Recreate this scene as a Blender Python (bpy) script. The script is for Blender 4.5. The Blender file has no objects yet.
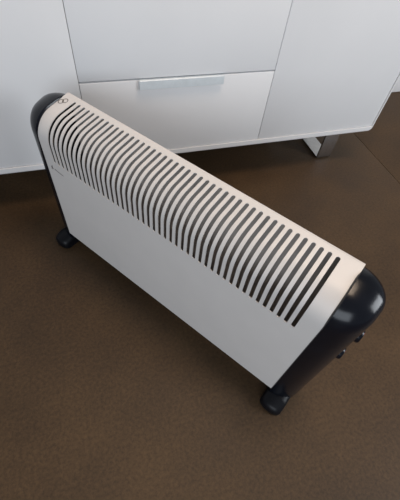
import bpy, bmesh, math
from mathutils import Vector, Matrix

S = bpy.context.scene
C = S.collection

# ------------------------------------------------------------------ camera
F_PX, PITCH, ROLL, YAW = 348.49, 0.9138, 0.13588, -0.55589
CAM = Vector((0.6018, -0.3005, 0.7959))
fw = Vector((math.sin(YAW)*math.cos(PITCH), math.cos(YAW)*math.cos(PITCH), -math.sin(PITCH)))
rt0 = Vector((math.cos(YAW), -math.sin(YAW), 0)); up0 = rt0.cross(fw)
rt = math.cos(ROLL)*rt0 + math.sin(ROLL)*up0
up = -math.sin(ROLL)*rt0 + math.cos(ROLL)*up0
cam_data = bpy.data.cameras.new('camera')
cam_data.sensor_width = 36.0
cam_data.lens = F_PX/500*36
cam_data.shift_x = 1/500; cam_data.shift_y = -1/500
cam_data.clip_start = 0.02
cam = bpy.data.objects.new('camera', cam_data)
cam.matrix_world = Matrix(((rt.x, up.x, -fw.x, CAM.x), (rt.y, up.y, -fw.y, CAM.y), (rt.z, up.z, -fw.z, CAM.z), (0, 0, 0, 1)))
C.objects.link(cam); S.camera = cam

# ------------------------------------------------------------------ world, lights, exposure
S.view_settings.view_transform = 'Standard'; S.view_settings.look = 'None'
S.view_settings.gamma = 1.0; S.view_settings.use_curve_mapping = False
S.view_settings.exposure = -0.1
w = bpy.data.worlds.new('room_ambience'); S.world = w; w.use_nodes = True
w.node_tree.nodes['Background'].inputs[0].default_value = (0.86, 0.93, 1.0, 1)
w.node_tree.nodes['Background'].inputs[1].default_value = 0.22

def area_light(name, loc, target, sx, sy, power, col):
    d = bpy.data.lights.new(name, 'AREA'); d.shape = 'RECTANGLE'; d.size = sx; d.size_y = sy
    d.energy = power; d.color = col
    o = bpy.data.objects.new(name, d); C.objects.link(o); o.location = loc
    o.rotation_euler = (Vector(target)-Vector(loc)).to_track_quat('-Z', 'Y').to_euler()
    return o
# daylight from a window on the right, softer daylight from the window wall behind the viewer, warm lamp under the ceiling
area_light('window_daylight', (2.7, 1.0, 1.2), (0.2, 0.4, 0.3), 0.8, 1.1, 32, (0.90, 0.95, 1.0))
area_light('far_window_daylight', (1.6, -2.3, 1.3), (0.3, 0.2, 0.3), 1.8, 1.4, 41, (0.84, 0.915, 1.0))
area_light('ceiling_lamp_light', (0.7, 0.45, 2.45), (0.7, 0.45, 0), 0.6, 0.6, 23, (1.0, 0.78, 0.59))

# ------------------------------------------------------------------ materials
def mat(name, col, rough=0.5, metal=0.0, noise=None, bump=None, spec=0.5, coat=0.0):
    m = bpy.data.materials.new(name); m.use_nodes = True
    nt = m.node_tree; b = nt.nodes['Principled BSDF']
    b.inputs['Base Color'].default_value = (*col, 1)
    b.inputs['Roughness'].default_value = rough; b.inputs['Metallic'].default_value = metal
    b.inputs['Specular IOR Level'].default_value = spec
    b.inputs['Coat Weight'].default_value = coat
    tc = nt.nodes.new('ShaderNodeTexCoord')
    if noise:                                   # (scale, amount): gentle colour variation
        n = nt.nodes.new('ShaderNodeTexNoise'); n.inputs['Scale'].default_value = noise[0]; n.inputs['Detail'].default_value = 6
        nt.links.new(tc.outputs['Object'], n.inputs['Vector'])
        r = nt.nodes.new('ShaderNodeValToRGB')
        a = noise[1]
        r.color_ramp.elements[0].position = 0.3; r.color_ramp.elements[1].position = 0.7
        r.color_ramp.elements[0].color = (*[c*(1-a) for c in col], 1)
        r.color_ramp.elements[1].color = (*[min(1, c*(1+a)) for c in col], 1)
        nt.links.new(n.outputs['Fac'], r.inputs['Fac']); nt.links.new(r.outputs['Color'], b.inputs['Base Color'])
    if bump:                                    # (scale, strength)
        n2 = nt.nodes.new('ShaderNodeTexNoise'); n2.inputs['Scale'].default_value = bump[0]; n2.inputs['Detail'].default_value = 3
        nt.links.new(tc.outputs['Object'], n2.inputs['Vector'])
        bp = nt.nodes.new('ShaderNodeBump'); bp.inputs['Strength'].default_value = bump[1]; bp.inputs['Distance'].default_value = 0.001
        nt.links.new(n2.outputs['Fac'], bp.inputs['Height']); nt.links.new(bp.outputs['Normal'], b.inputs['Normal'])
    return m

def floor_material():
    m = bpy.data.materials.new('brown_floor'); m.use_nodes = True
    nt = m.node_tree; b = nt.nodes['Principled BSDF']; L = nt.links
    tc = nt.nodes.new('ShaderNodeTexCoord')
    def noise(sc, det, rough=0.6):
        n = nt.nodes.new('ShaderNodeTexNoise'); n.inputs['Scale'].default_value = sc
        n.inputs['Detail'].default_value = det; n.inputs['Roughness'].default_value = rough
        L.new(tc.outputs['Object'], n.inputs['Vector']); return n
    big, fine = noise(5, 6), noise(150, 5, 0.75)
    r1 = nt.nodes.new('ShaderNodeValToRGB'); e = r1.color_ramp.elements
    e[0].position = 0.32; e[0].color = (0.056, 0.033, 0.0165, 1)
    e[1].position = 0.68; e[1].color = (0.086, 0.051, 0.0245, 1)
    L.new(big.outputs['Fac'], r1.inputs['Fac'])
    r2 = nt.nodes.new('ShaderNodeValToRGB'); e = r2.color_ramp.elements
    e[0].position = 0.30; e[0].color = (0.58, 0.58, 0.58, 1)
    e[1].position = 0.72; e[1].color = (1.38, 1.34, 1.30, 1)
    L.new(fine.outputs['Fac'], r2.inputs['Fac'])
    mx = nt.nodes.new('ShaderNodeMix'); mx.data_type = 'RGBA'; mx.blend_type = 'MULTIPLY'; mx.inputs['Factor'].default_value = 1
    L.new(r1.outputs['Color'], mx.inputs['A']); L.new(r2.outputs['Color'], mx.inputs['B'])
    L.new(mx.outputs['Result'], b.inputs['Base Color'])
    rr = nt.nodes.new('ShaderNodeMapRange'); rr.inputs['To Min'].default_value = 0.50; rr.inputs['To Max'].default_value = 0.68; b.inputs['Specular IOR Level'].default_value = 0.32
    L.new(big.outputs['Fac'], rr.inputs['Value']); L.new(rr.outputs['Result'], b.inputs['Roughness'])
    bp = nt.nodes.new('ShaderNodeBump'); bp.inputs['Strength'].default_value = 0.15; bp.inputs['Distance'].default_value = 0.001
    L.new(fine.outputs['Fac'], bp.inputs['Height']); L.new(bp.outputs['Normal'], b.inputs['Normal'])
    return m

M = dict(
    floor=floor_material(),
    joint=mat('floor_joint', (0.03, 0.024, 0.018), 0.9, noise=(60, 0.3)),
    wall=mat('wall_paint', (0.72, 0.71, 0.68), 0.8, noise=(8, 0.03), bump=(180, 0.1)),
    enamel=mat('cream_enamel', (0.73, 0.695, 0.67), 0.42, noise=(14, 0.02), bump=(900, 0.05)),
    black=mat('black_plastic', (0.005, 0.006, 0.010), 0.20, noise=(30, 0.15), bump=(700, 0.04), spec=0.30),
    black_matt=mat('black_rubber', (0.005, 0.005, 0.007), 0.42, noise=(30, 0.15), spec=0.22),
    dark_metal=mat('dark_sheet_metal', (0.50, 0.46, 0.43), 0.55, 0.0, noise=(20, 0.15)),
    element=mat('element_aluminium', (0.30, 0.28, 0.26), 0.4, 0.8, noise=(25, 0.1)),
    print=mat('grey_print', (0.16, 0.14, 0.13), 0.6, noise=(40, 0.1)),
    red=mat('red_mark', (0.35, 0.05, 0.05), 0.4, noise=(40, 0.1)),
    lacquer=mat('white_lacquer', (0.81, 0.81, 0.82), 0.35, noise=(6, 0.015), bump=(300, 0.02)),
    core=mat('board_inside', (0.30, 0.27, 0.24), 0.7, noise=(20, 0.1)),
    alu=mat('brushed_aluminium', (0.70, 0.76, 0.80), 0.38, 0.15, noise=(60, 0.05)),
    steel=mat('polished_steel', (0.60, 0.62, 0.65), 0.16, 1.0, noise=(50, 0.06)),
)

# ------------------------------------------------------------------ helpers
def link(name, me, m, parent=None, loc=None):
    me.materials.clear(); me.materials.append(m)
    o = bpy.data.objects.new(name, me); C.objects.link(o)
    if parent: o.parent = parent
    if loc: o.location = loc
    return o
def from_bm(name, bm, m, parent=None, loc=None, smooth=True):
    bmesh.ops.recalc_face_normals(bm, faces=bm.faces)
    me = bpy.data.meshes.new(name); bm.to_mesh(me); bm.free()
    if smooth:
        me.shade_smooth()
        me.set_sharp_from_angle(angle=math.radians(35))
    return link(name, me, m, parent, loc)
def thing(name, label, cat, loc=(0, 0, 0), rz=0, group=None):
    o = bpy.data.objects.new(name, None); C.objects.link(o)
    o.location = loc; o.rotation_euler = (0, 0, rz); o['label'] = label; o['category'] = cat
    o.empty_display_size = 0.05
    if group: o['group'] = group
    return o
def bevel(o, width, seg=3):
    b = o.modifiers.new('bevel', 'BEVEL'); b.width = width; b.segments = seg; b.limit_method = 'ANGLE'; b.angle_limit = math.radians(40)
    return o
def box_bm(x0, x1, y0, y1, z0, z1, bm=None):
    bm = bm or bmesh.new()
    v = [bm.verts.new((x, y, z)) for x in (x0, x1) for y in (y0, y1) for z in (z0, z1)]
    for f in ((0, 1, 3, 2), (4, 6, 7, 5), (0, 4, 5, 1), (2, 3, 7, 6), (0, 2, 6, 4), (1, 5, 7, 3)):
        bm.faces.new([v[i] for i in f])
    return bm
def box(name, x0, x1, y0, y1, z0, z1, m, parent=None, bev=0.0):
    bm = box_bm(x0, x1, y0, y1, z0, z1)
    if bev:
        bmesh.ops.bevel(bm, geom=bm.edges[:], offset=bev, segments=3, affect='EDGES', profile=0.5)
    return from_bm(name, bm, m, parent)
def rounded(poly, radii, seg=8):
    """2D convex/any polygon with rounded corners -> list of points; always seg+1 points per corner"""
    out = []; n = len(poly)
    for i in range(n):
        p = Vector(poly[i]); a = (Vector(poly[i-1])-p).normalized(); b = (Vector(poly[(i+1) % n])-p).normalized()
        r = radii[i]
        ang = math.acos(max(-1, min(1, a.dot(b)))); t = r/math.tan(ang/2)
        bis = (a+b).normalized(); c = p + bis*(r/math.sin(ang/2))
        s = p+a*t-c; e = p+b*t-c
        a0 = math.atan2(s.y, s.x); a1 = math.atan2(e.y, e.x); d = (a1-a0+math.pi) % (2*math.pi)-math.pi
        for k in range(seg+1):
            th = a0+d*k/seg
            out.append((c.x+r*math.cos(th), c.y+r*math.sin(th)))
    return out
def loft(rings, caps=True, bm=None):
    bm = bm or bmesh.new()
    R = [[bm.verts.new(p) for p in r] for r in rings]
    n = len(R[0])
    for a, b in zip(R, R[1:]):
        for i in range(n):
            bm.faces.new((a[i], a[(i+1) % n], b[(i+1) % n], b[i]))
    if caps:
        bm.faces.new(list(reversed(R[0]))); bm.faces.new(R[-1])
    return bm
def lathe_x(prof, seg=28, bm=None, cy=0, cz=0):
    """prof: list of (x, r); revolved about the x axis through (cy, cz)"""
    return loft([[(x, cy+r*math.cos(2*math.pi*k/seg), cz+r*math.sin(2*math.pi*k/seg)) for k in range(seg)] for x, r in prof], True, bm)

# ------------------------------------------------------------------ setting (aligned with the sideboard)
CYAW, COFF = 0.95558, 0.17162
ca, sa = math.cos(CYAW), math.sin(CYAW)
def cab(x, d, z=0): return (x*ca-(COFF+d)*sa, x*sa+(COFF+d)*ca, z)
origin = cab(0, 0)

fl = box('floor', -2.6, 3.2, -3.0, 0.62, -0.06, -0.012, M['joint'])
fl.location = origin; fl.rotation_euler.z = CYAW; fl['kind'] = 'structure'
JX = 1.139
for x0, x1 in ((-2.6, JX-0.0008), (JX+0.0008, 3.2)):
    box('floor_slab', x0, x1, -3.0, 0.62, -0.0125, 0.0, M['floor'], fl, 0.0008)
wb = box('wall_back', -2.6, 3.2, 0.44, 0.56, 0, 2.6, M['wall'])
wb.location = origin; wb.rotation_euler.z = CYAW; wb['kind'] = 'structure'
bb = box('baseboard_back', -2.6, 3.2, 0.425, 0.44, 0, 0.08, M['lacquer'], None, 0.003)
bb.location = origin; bb.rotation_euler.z = CYAW; bb['kind'] = 'structure'

# ------------------------------------------------------------------ sideboard
side = thing('sideboard', 'white lacquered sideboard on steel sled legs standing behind the heater', 'sideboard', origin, CYAW)
XL, XR, XE, XS = 0.0969, 0.6038, 1.0417, -0.400
ZB, ZT, DEP, TH, SD = 0.130, 0.80, 0.40, 0.018, 0.007
ZD1, ZD2 = 0.3631, 0.612
# carcass: a rounded tube of board
cbm = bmesh.new()
def ring(x0, x1, z0, z1, r, y):
    return [(p[0], y, p[1]) for p in rounded([(x0, z0), (x1, z0), (x1, z1), (x0, z1)], [r]*4, 6)]
rings = []
for k in range(5):                                            # softly rounded front edge
    a = math.pi/2*k/4; i = 0.005*(1-math.sin(a))
    rings.append(ring(XS+i, XE-i, ZB+i, ZT-i, 0.016-i, -0.003+0.005*(1-math.cos(a))))
rings.append(ring(XS, XE, ZB, ZT, 0.016, DEP))
rings.append(ring(XS+SD, XE-SD, ZB+TH, ZT-TH, 0.002, DEP))
rings.append(ring(XS+SD, XE-SD, ZB+TH, ZT-TH, 0.002, -0.003))
rings.append(rings[0])
from_bm('carcass', loft(rings, False, cbm), M['lacquer'], side)
box('back_board', XS+SD, XE-SD, DEP-0.012, DEP-0.004, ZB+TH, ZT-TH, M['core'], side)
for x in (XL, XR):
    box('divider', x-0.008, x+0.008, 0.022, DEP-0.013, ZB+TH, ZT-TH, M['core'], side)
G = 0.0013
def front(name, x0, x1, z0, z1):
    return box(name, x0, x1, 0.0, 0.019, z0, z1, M['lacquer'], side, 0.0012)
front('door', XS+SD+G, XL-0.0005, ZB+TH+G, ZT-TH-G)
front('door', XR+0.0009, XE-SD-G, ZB+TH+G, ZT-TH-G)
def pull_bm(x0, x1, zt, drop):
    # bent strip: lip on the top edge, face hanging in front of the drawer
    prof = [(0.004, zt), (-0.004, zt), (-0.006, zt-0.002), (-0.0072, zt-drop), (-0.0056, zt-drop), (-0.0044, zt-0.004), (-0.003, zt-0.0018), (0.004, zt-0.0018)]
    return loft([[(x, y, z) for y, z in prof] for x in (x0, x1)])
for z0, z1 in ((ZB+TH+G, ZD1-0.002), (ZD1+0.002, ZD2-0.002), (ZD2+0.002, ZT-TH-G)):
    dr = front('drawer', XL+0.0005, XR-0.0009, z0, z1)
    h = from_bm('handle', pull_bm(0.238, 0.458, z1+0.0012, 0.022), M['alu'], dr)
    h['label'] = 'slim pale aluminium edge pull'
def sled(xc):
    bm = bmesh.new(); wd = 0.056; t = 0.006; d0, d1 = 0.038, 0.345
    outer = rounded([(d0, ZB), (d0, 0), (d1, 0), (d1, ZB)], [0.0005, 0.006, 0.006, 0.0005], 5)
    inner = rounded([(d0+t, ZB), (d0+t, t), (d1-t, t), (d1-t, ZB)], [0.0005, 0.002, 0.002, 0.0005], 5)
    strip = outer + list(reversed(inner))
    n = len(outer)
    A = [[bm.verts.new((x, y, z)) for y, z in outer] for x in (xc, xc+wd)]
    B = [[bm.verts.new((x, y, z)) for y, z in inner] for x in (xc, xc+wd)]
    for i in range(n-1):
        bm.faces.new((A[0][i], A[0][i+1], A[1][i+1], A[1][i]))
        bm.faces.new((B[0][i], B[1][i], B[1][i+1], B[0][i+1]))
        for s in (0, 1): bm.faces.new((A[s][i], B[s][i], B[s][i+1], A[s][i+1]))
    for i in (0, n-1): bm.faces.new((A[0][i], A[1][i], B[1][i], B[0][i]))
    o = from_bm('sled_leg', bm, M['steel'], side); o['label'] = 'flat polished steel sled leg'
sled(0.897); sled(XS+XE-0.897-0.056)

# ------------------------------------------------------------------ convector heater
heat = thing('convector_heater', 'cream white convector heater with slotted top grille and black end caps', 'heater')
LB = 0.64
outer = rounded([(0.014, 0.045), (0.0, 0.045), (0.0, 0.3885), (0.096, 0.4095), (0.096, 0.36)], [0.0001, 0.002, 0.055, 0.007, 0.0001], 12)
prof = outer[12:]                                            # open polyline: inner lip, front, top, back
prof = [(0.014, 0.045)] + prof[1:-12] + [(0.096, 0.385)]
# arc length table
acc = [0.0]
for a, b in zip(prof, prof[1:]): acc.append(acc[-1]+math.hypot(b[0]-a[0], b[1]-a[1]))
def at_s(s):
    for i in range(len(acc)-1):
        if s <= acc[i+1]+1e-12:
            d = acc[i+1]-acc[i]; t = 0 if d < 1e-9 else (s-acc[i])/d
            return (prof[i][0]+(prof[i+1][0]-prof[i][0])*t, prof[i][1]+(prof[i+1][1]-prof[i][1])*t)
    return prof[-1]
def s_where(test):
    n = 4000
    for k in range(n+1):
        s = acc[-1]*k/n
        if test(*at_s(s)): return s
S0 = s_where(lambda y, z: z > 0.3015)
S1 = s_where(lambda y, z: z > 0.35 and y > 0.0795)
NS, PX0, PITCH_X, SW = 44, 0.035, 0.01325, 0.0068
def grille_mesh():
    bm = bmesh.new(); r = SW/2
    arc = [(r*(1-math.cos(a)), r*math.sin(a)) for a in [math.pi/2*k/4 for k in range(5)]]
    rows = [(S0+d, o) for d, o in arc]
    mids = [s for s in acc if S0+r+0.0008 < s < S1-r-0.0008]
    rows += [(s, r) for s in mids]
    rows += [(S1-d, o) for d, o in reversed(arc)]
    low = [s for s in acc if s < S0-0.0008]; high = [s for s in acc if s > S1+0.0008]
    xs = [0.0] + [PX0+PITCH_X*(i-0.5) for i in range(NS+1)] + [LB]
    cent = [PX0+PITCH_X*i for i in range(NS)]
    P = lambda x, s: bm.verts.new((x, *at_s(s)))
    # boundary columns
    allrows = low + [s for s, o in rows] + high
    cols = [[P(x, s) for s in allrows] for x in xs]
    nl, nr = len(low), len(rows)
    def strip(a, b):
        for i in range(len(a)-1): bm.faces.new((a[i], b[i], b[i+1], a[i+1]))
    strip(cols[0], cols[1]); strip(cols[-2], cols[-1])
    for k in range(NS):
        A, B = cols[k+1], cols[k+2]; c = cent[k]
        top = P(c, rows[-1][0]); bot = P(c, rows[0][0])
        Lh = [bot]+[P(c-o, s) for s, o in rows[1:-1]]+[top]
        Rh = [bot]+[P(c+o, s) for s, o in rows[1:-1]]+[top]
        for i in range(nr-1):
            bm.faces.new((A[nl+i], Lh[i], Lh[i+1], A[nl+i+1]))
            bm.faces.new((Rh[i], B[nl+i], B[nl+i+1], Rh[i+1]))
        for i in range(nl-1): bm.faces.new((A[i], B[i], B[i+1], A[i+1]))
        bm.faces.new((A[nl-1], B[nl-1], B[nl], bot, A[nl]))
        bm.faces.new((A[nl+nr-1], top, B[nl+nr-1], B[nl+nr], A[nl+nr]))
        for i in range(nl+nr, len(allrows)-1): bm.faces.new((A[i], B[i], B[i+1], A[i+1]))
    me = bpy.data.meshes.new('shell'); bm.to_mesh(me); bm.free(); me.shade_smooth()
    return me
shell = link('shell', grille_mesh(), M['enamel'], heat)
so = shell.modifiers.new('sheet', 'SOLIDIFY'); so.thickness = 0.0016; so.offset = -1; so.use_even_offset = True
dg = bpy.context.evaluated_depsgraph_get()
solid = bpy.data.meshes.new_from_object(shell.evaluated_get(dg))
shell.modifiers.clear(); shell.data = solid
solid.shade_smooth(); solid.set_sharp_from_angle(angle=math.radians(40))
shell['label'] = 'cream enamelled sheet with a row of curved slots'

bp_ = box('back_panel', 0.001, LB-0.001, 0.0925, 0.0943, 0.048, 0.395, M['dark_metal'], heat)
# heating element: rod with pressed fins, low inside the shell
eb = lathe_x([(0.02, 0.006), (LB-0.02, 0.006)], 12, None, 0.047, 0.14)
for k in range(58):
    x = 0.03+k*0.01
    box_bm(x, x+0.0008, 0.020, 0.074, 0.118, 0.162, eb)
from_bm('heating_element', eb, M['element'], heat, smooth=False)

def cap_ring(x, i, j=None):
    # i: inset of the front and back, j: inset of the top
    j = i if j is None else j
    q = [(-0.0015+i, 0.008+0.2*j), (-0.0015+i, 0.3925-j), (0.113-i, 0.4175-j), (0.113-i, 0.008+0.2*j)]
    rr = [0.010, 0.052, 0.044, 0.010]; k = 1-i/0.056
    return [(x, y, z) for y, z in rounded(q, [max(0.002, v*k) for v in rr], 10)]
def cap_mesh():
    T, H = 0.051, 16
    rings = [cap_ring(-0.002, 0.004), cap_ring(0.0, 0.0008), cap_ring(0.0006, 0.0)]
    for k in range(1, H+1):
        a = math.pi/2*k/H
        rings.append(cap_ring(0.0006+T*math.sin(a), 0.050*(1-math.cos(a)), 0.026*(1-math.cos(a))))
    return loft(rings)
def foot_mesh():
    def fr(x, i):
        q = [(-0.029+i, 0.0), (-0.029+i, 0.024-i), (0.0, 0.034-i), (0.112, 0.034-i), (0.150-i, 0.024-i), (0.150-i, 0.0)]
        return [(x, y, z) for y, z in rounded(q, [0.004, 0.014, 0.014, 0.014, 0.014, 0.004], 6)]
    W, R = 0.050, 0.022
    rings = []
    for k in range(5):
        a = math.pi/2*k/4
        rings.append(fr(R*(1-math.cos(a)), R*0.55*(1-math.sin(a))))
    for k in range(5):
        a = math.pi/2*(4-k)/4
        rings.append(fr(W-R*(1-math.cos(a)), R*0.55*(1-math.sin(a))))
    return loft(rings)
def mirror_x(bm):
    for v in bm.verts: v.co.x = -v.co.x
    return bm
capR = from_bm('end_cap', cap_mesh(), M['black'], heat, (LB, 0, 0))
capL = from_bm('end_cap', mirror_x(cap_mesh()), M['black'], heat, (0, 0, 0))
capR['label'] = 'glossy black end cap with two control knobs'; capL['label'] = 'plain glossy black end cap'
footR = from_bm('foot', foot_mesh(), M['black_matt'], heat, (LB-0.006, 0, 0))
footL = from_bm('foot', mirror_x(foot_mesh()), M['black_matt'], heat, (0.006, 0, 0))
# control knobs on the outer face of the right cap
for ky, kz in ((0.056, 0.303), (0.056, 0.232)):
    kn = from_bm('knob', lathe_x([(0.040, 0.016), (0.0505, 0.016), (0.051, 0.0135), (0.0565, 0.0125), (0.058, 0.011), (0.058, 0.002)], 28, None, ky, kz), M['black'], capR)
    box('pointer_mark', 0.0578, 0.0584, ky-0.001, ky+0.001, kz+0.003, kz+0.011, M['red'], kn)

# printed emblem on the top, beside the left cap: two linked rings with a slash
def on_top(x, y):
    # height of the sloping top sheet at y
    for i in range(len(prof)-1):
        if prof[i][1] > 0.35 and prof[i][0] <= y <= prof[i+1][0]:
            t = (y-prof[i][0])/(prof[i+1][0]-prof[i][0]+1e-9)
            return (x, y, prof[i][1]+t*(prof[i+1][1]-prof[i][1])+0.0002)
def ring_print(bm, cx, cy, r, wd, a0=0, a1=360, n=22):
    pts = []
    for k in range(n+1):
        a = math.radians(a0+(a1-a0)*k/n)
        pts.append((bm.verts.new(on_top(cx+(r-wd)*math.cos(a), cy+(r-wd)*math.sin(a))), bm.verts.new(on_top(cx+r*math.cos(a), cy+r*math.sin(a)))))
    for p, q in zip(pts, pts[1:]): bm.faces.new((p[0], p[1], q[1], q[0]))
em = bmesh.new()
ring_print(em, 0.0085, 0.0645, 0.0062, 0.0017); ring_print(em, 0.0145, 0.0705, 0.0062, 0.0017)
v = [em.verts.new(on_top(*p)) for p in ((0.0075, 0.0705), (0.0085, 0.0717), (0.0155, 0.0645), (0.0145, 0.0633))]
em.faces.new(v)
from_bm('emblem', em, M['print'], heat)['label'] = 'small grey emblem of two linked rings'
# little dark scuffs near the left end of the front sheet
sb = bmesh.new()
def stroke(pts, wd):
    for (x0, z0), (x1, z1) in zip(pts, pts[1:]):
        d = Vector((x1-x0, z1-z0)).normalized(); nx, nz = -d.y*wd/2, d.x*wd/2
        sb.faces.new([sb.verts.new((x, -0.0002, z)) for x, z in ((x0+nx, z0+nz), (x1+nx, z1+nz), (x1-nx, z1-nz), (x0-nx, z0-nz))])
stroke([(0.016, 0.276), (0.020, 0.288)], 0.0024); stroke([(0.015, 0.282), (0.023, 0.280)], 0.0022)
stroke([(0.026, 0.2815), (0.038, 0.279), (0.053, 0.2775)], 0.0022)
from_bm('scuff_mark', sb, M['print'], heat)
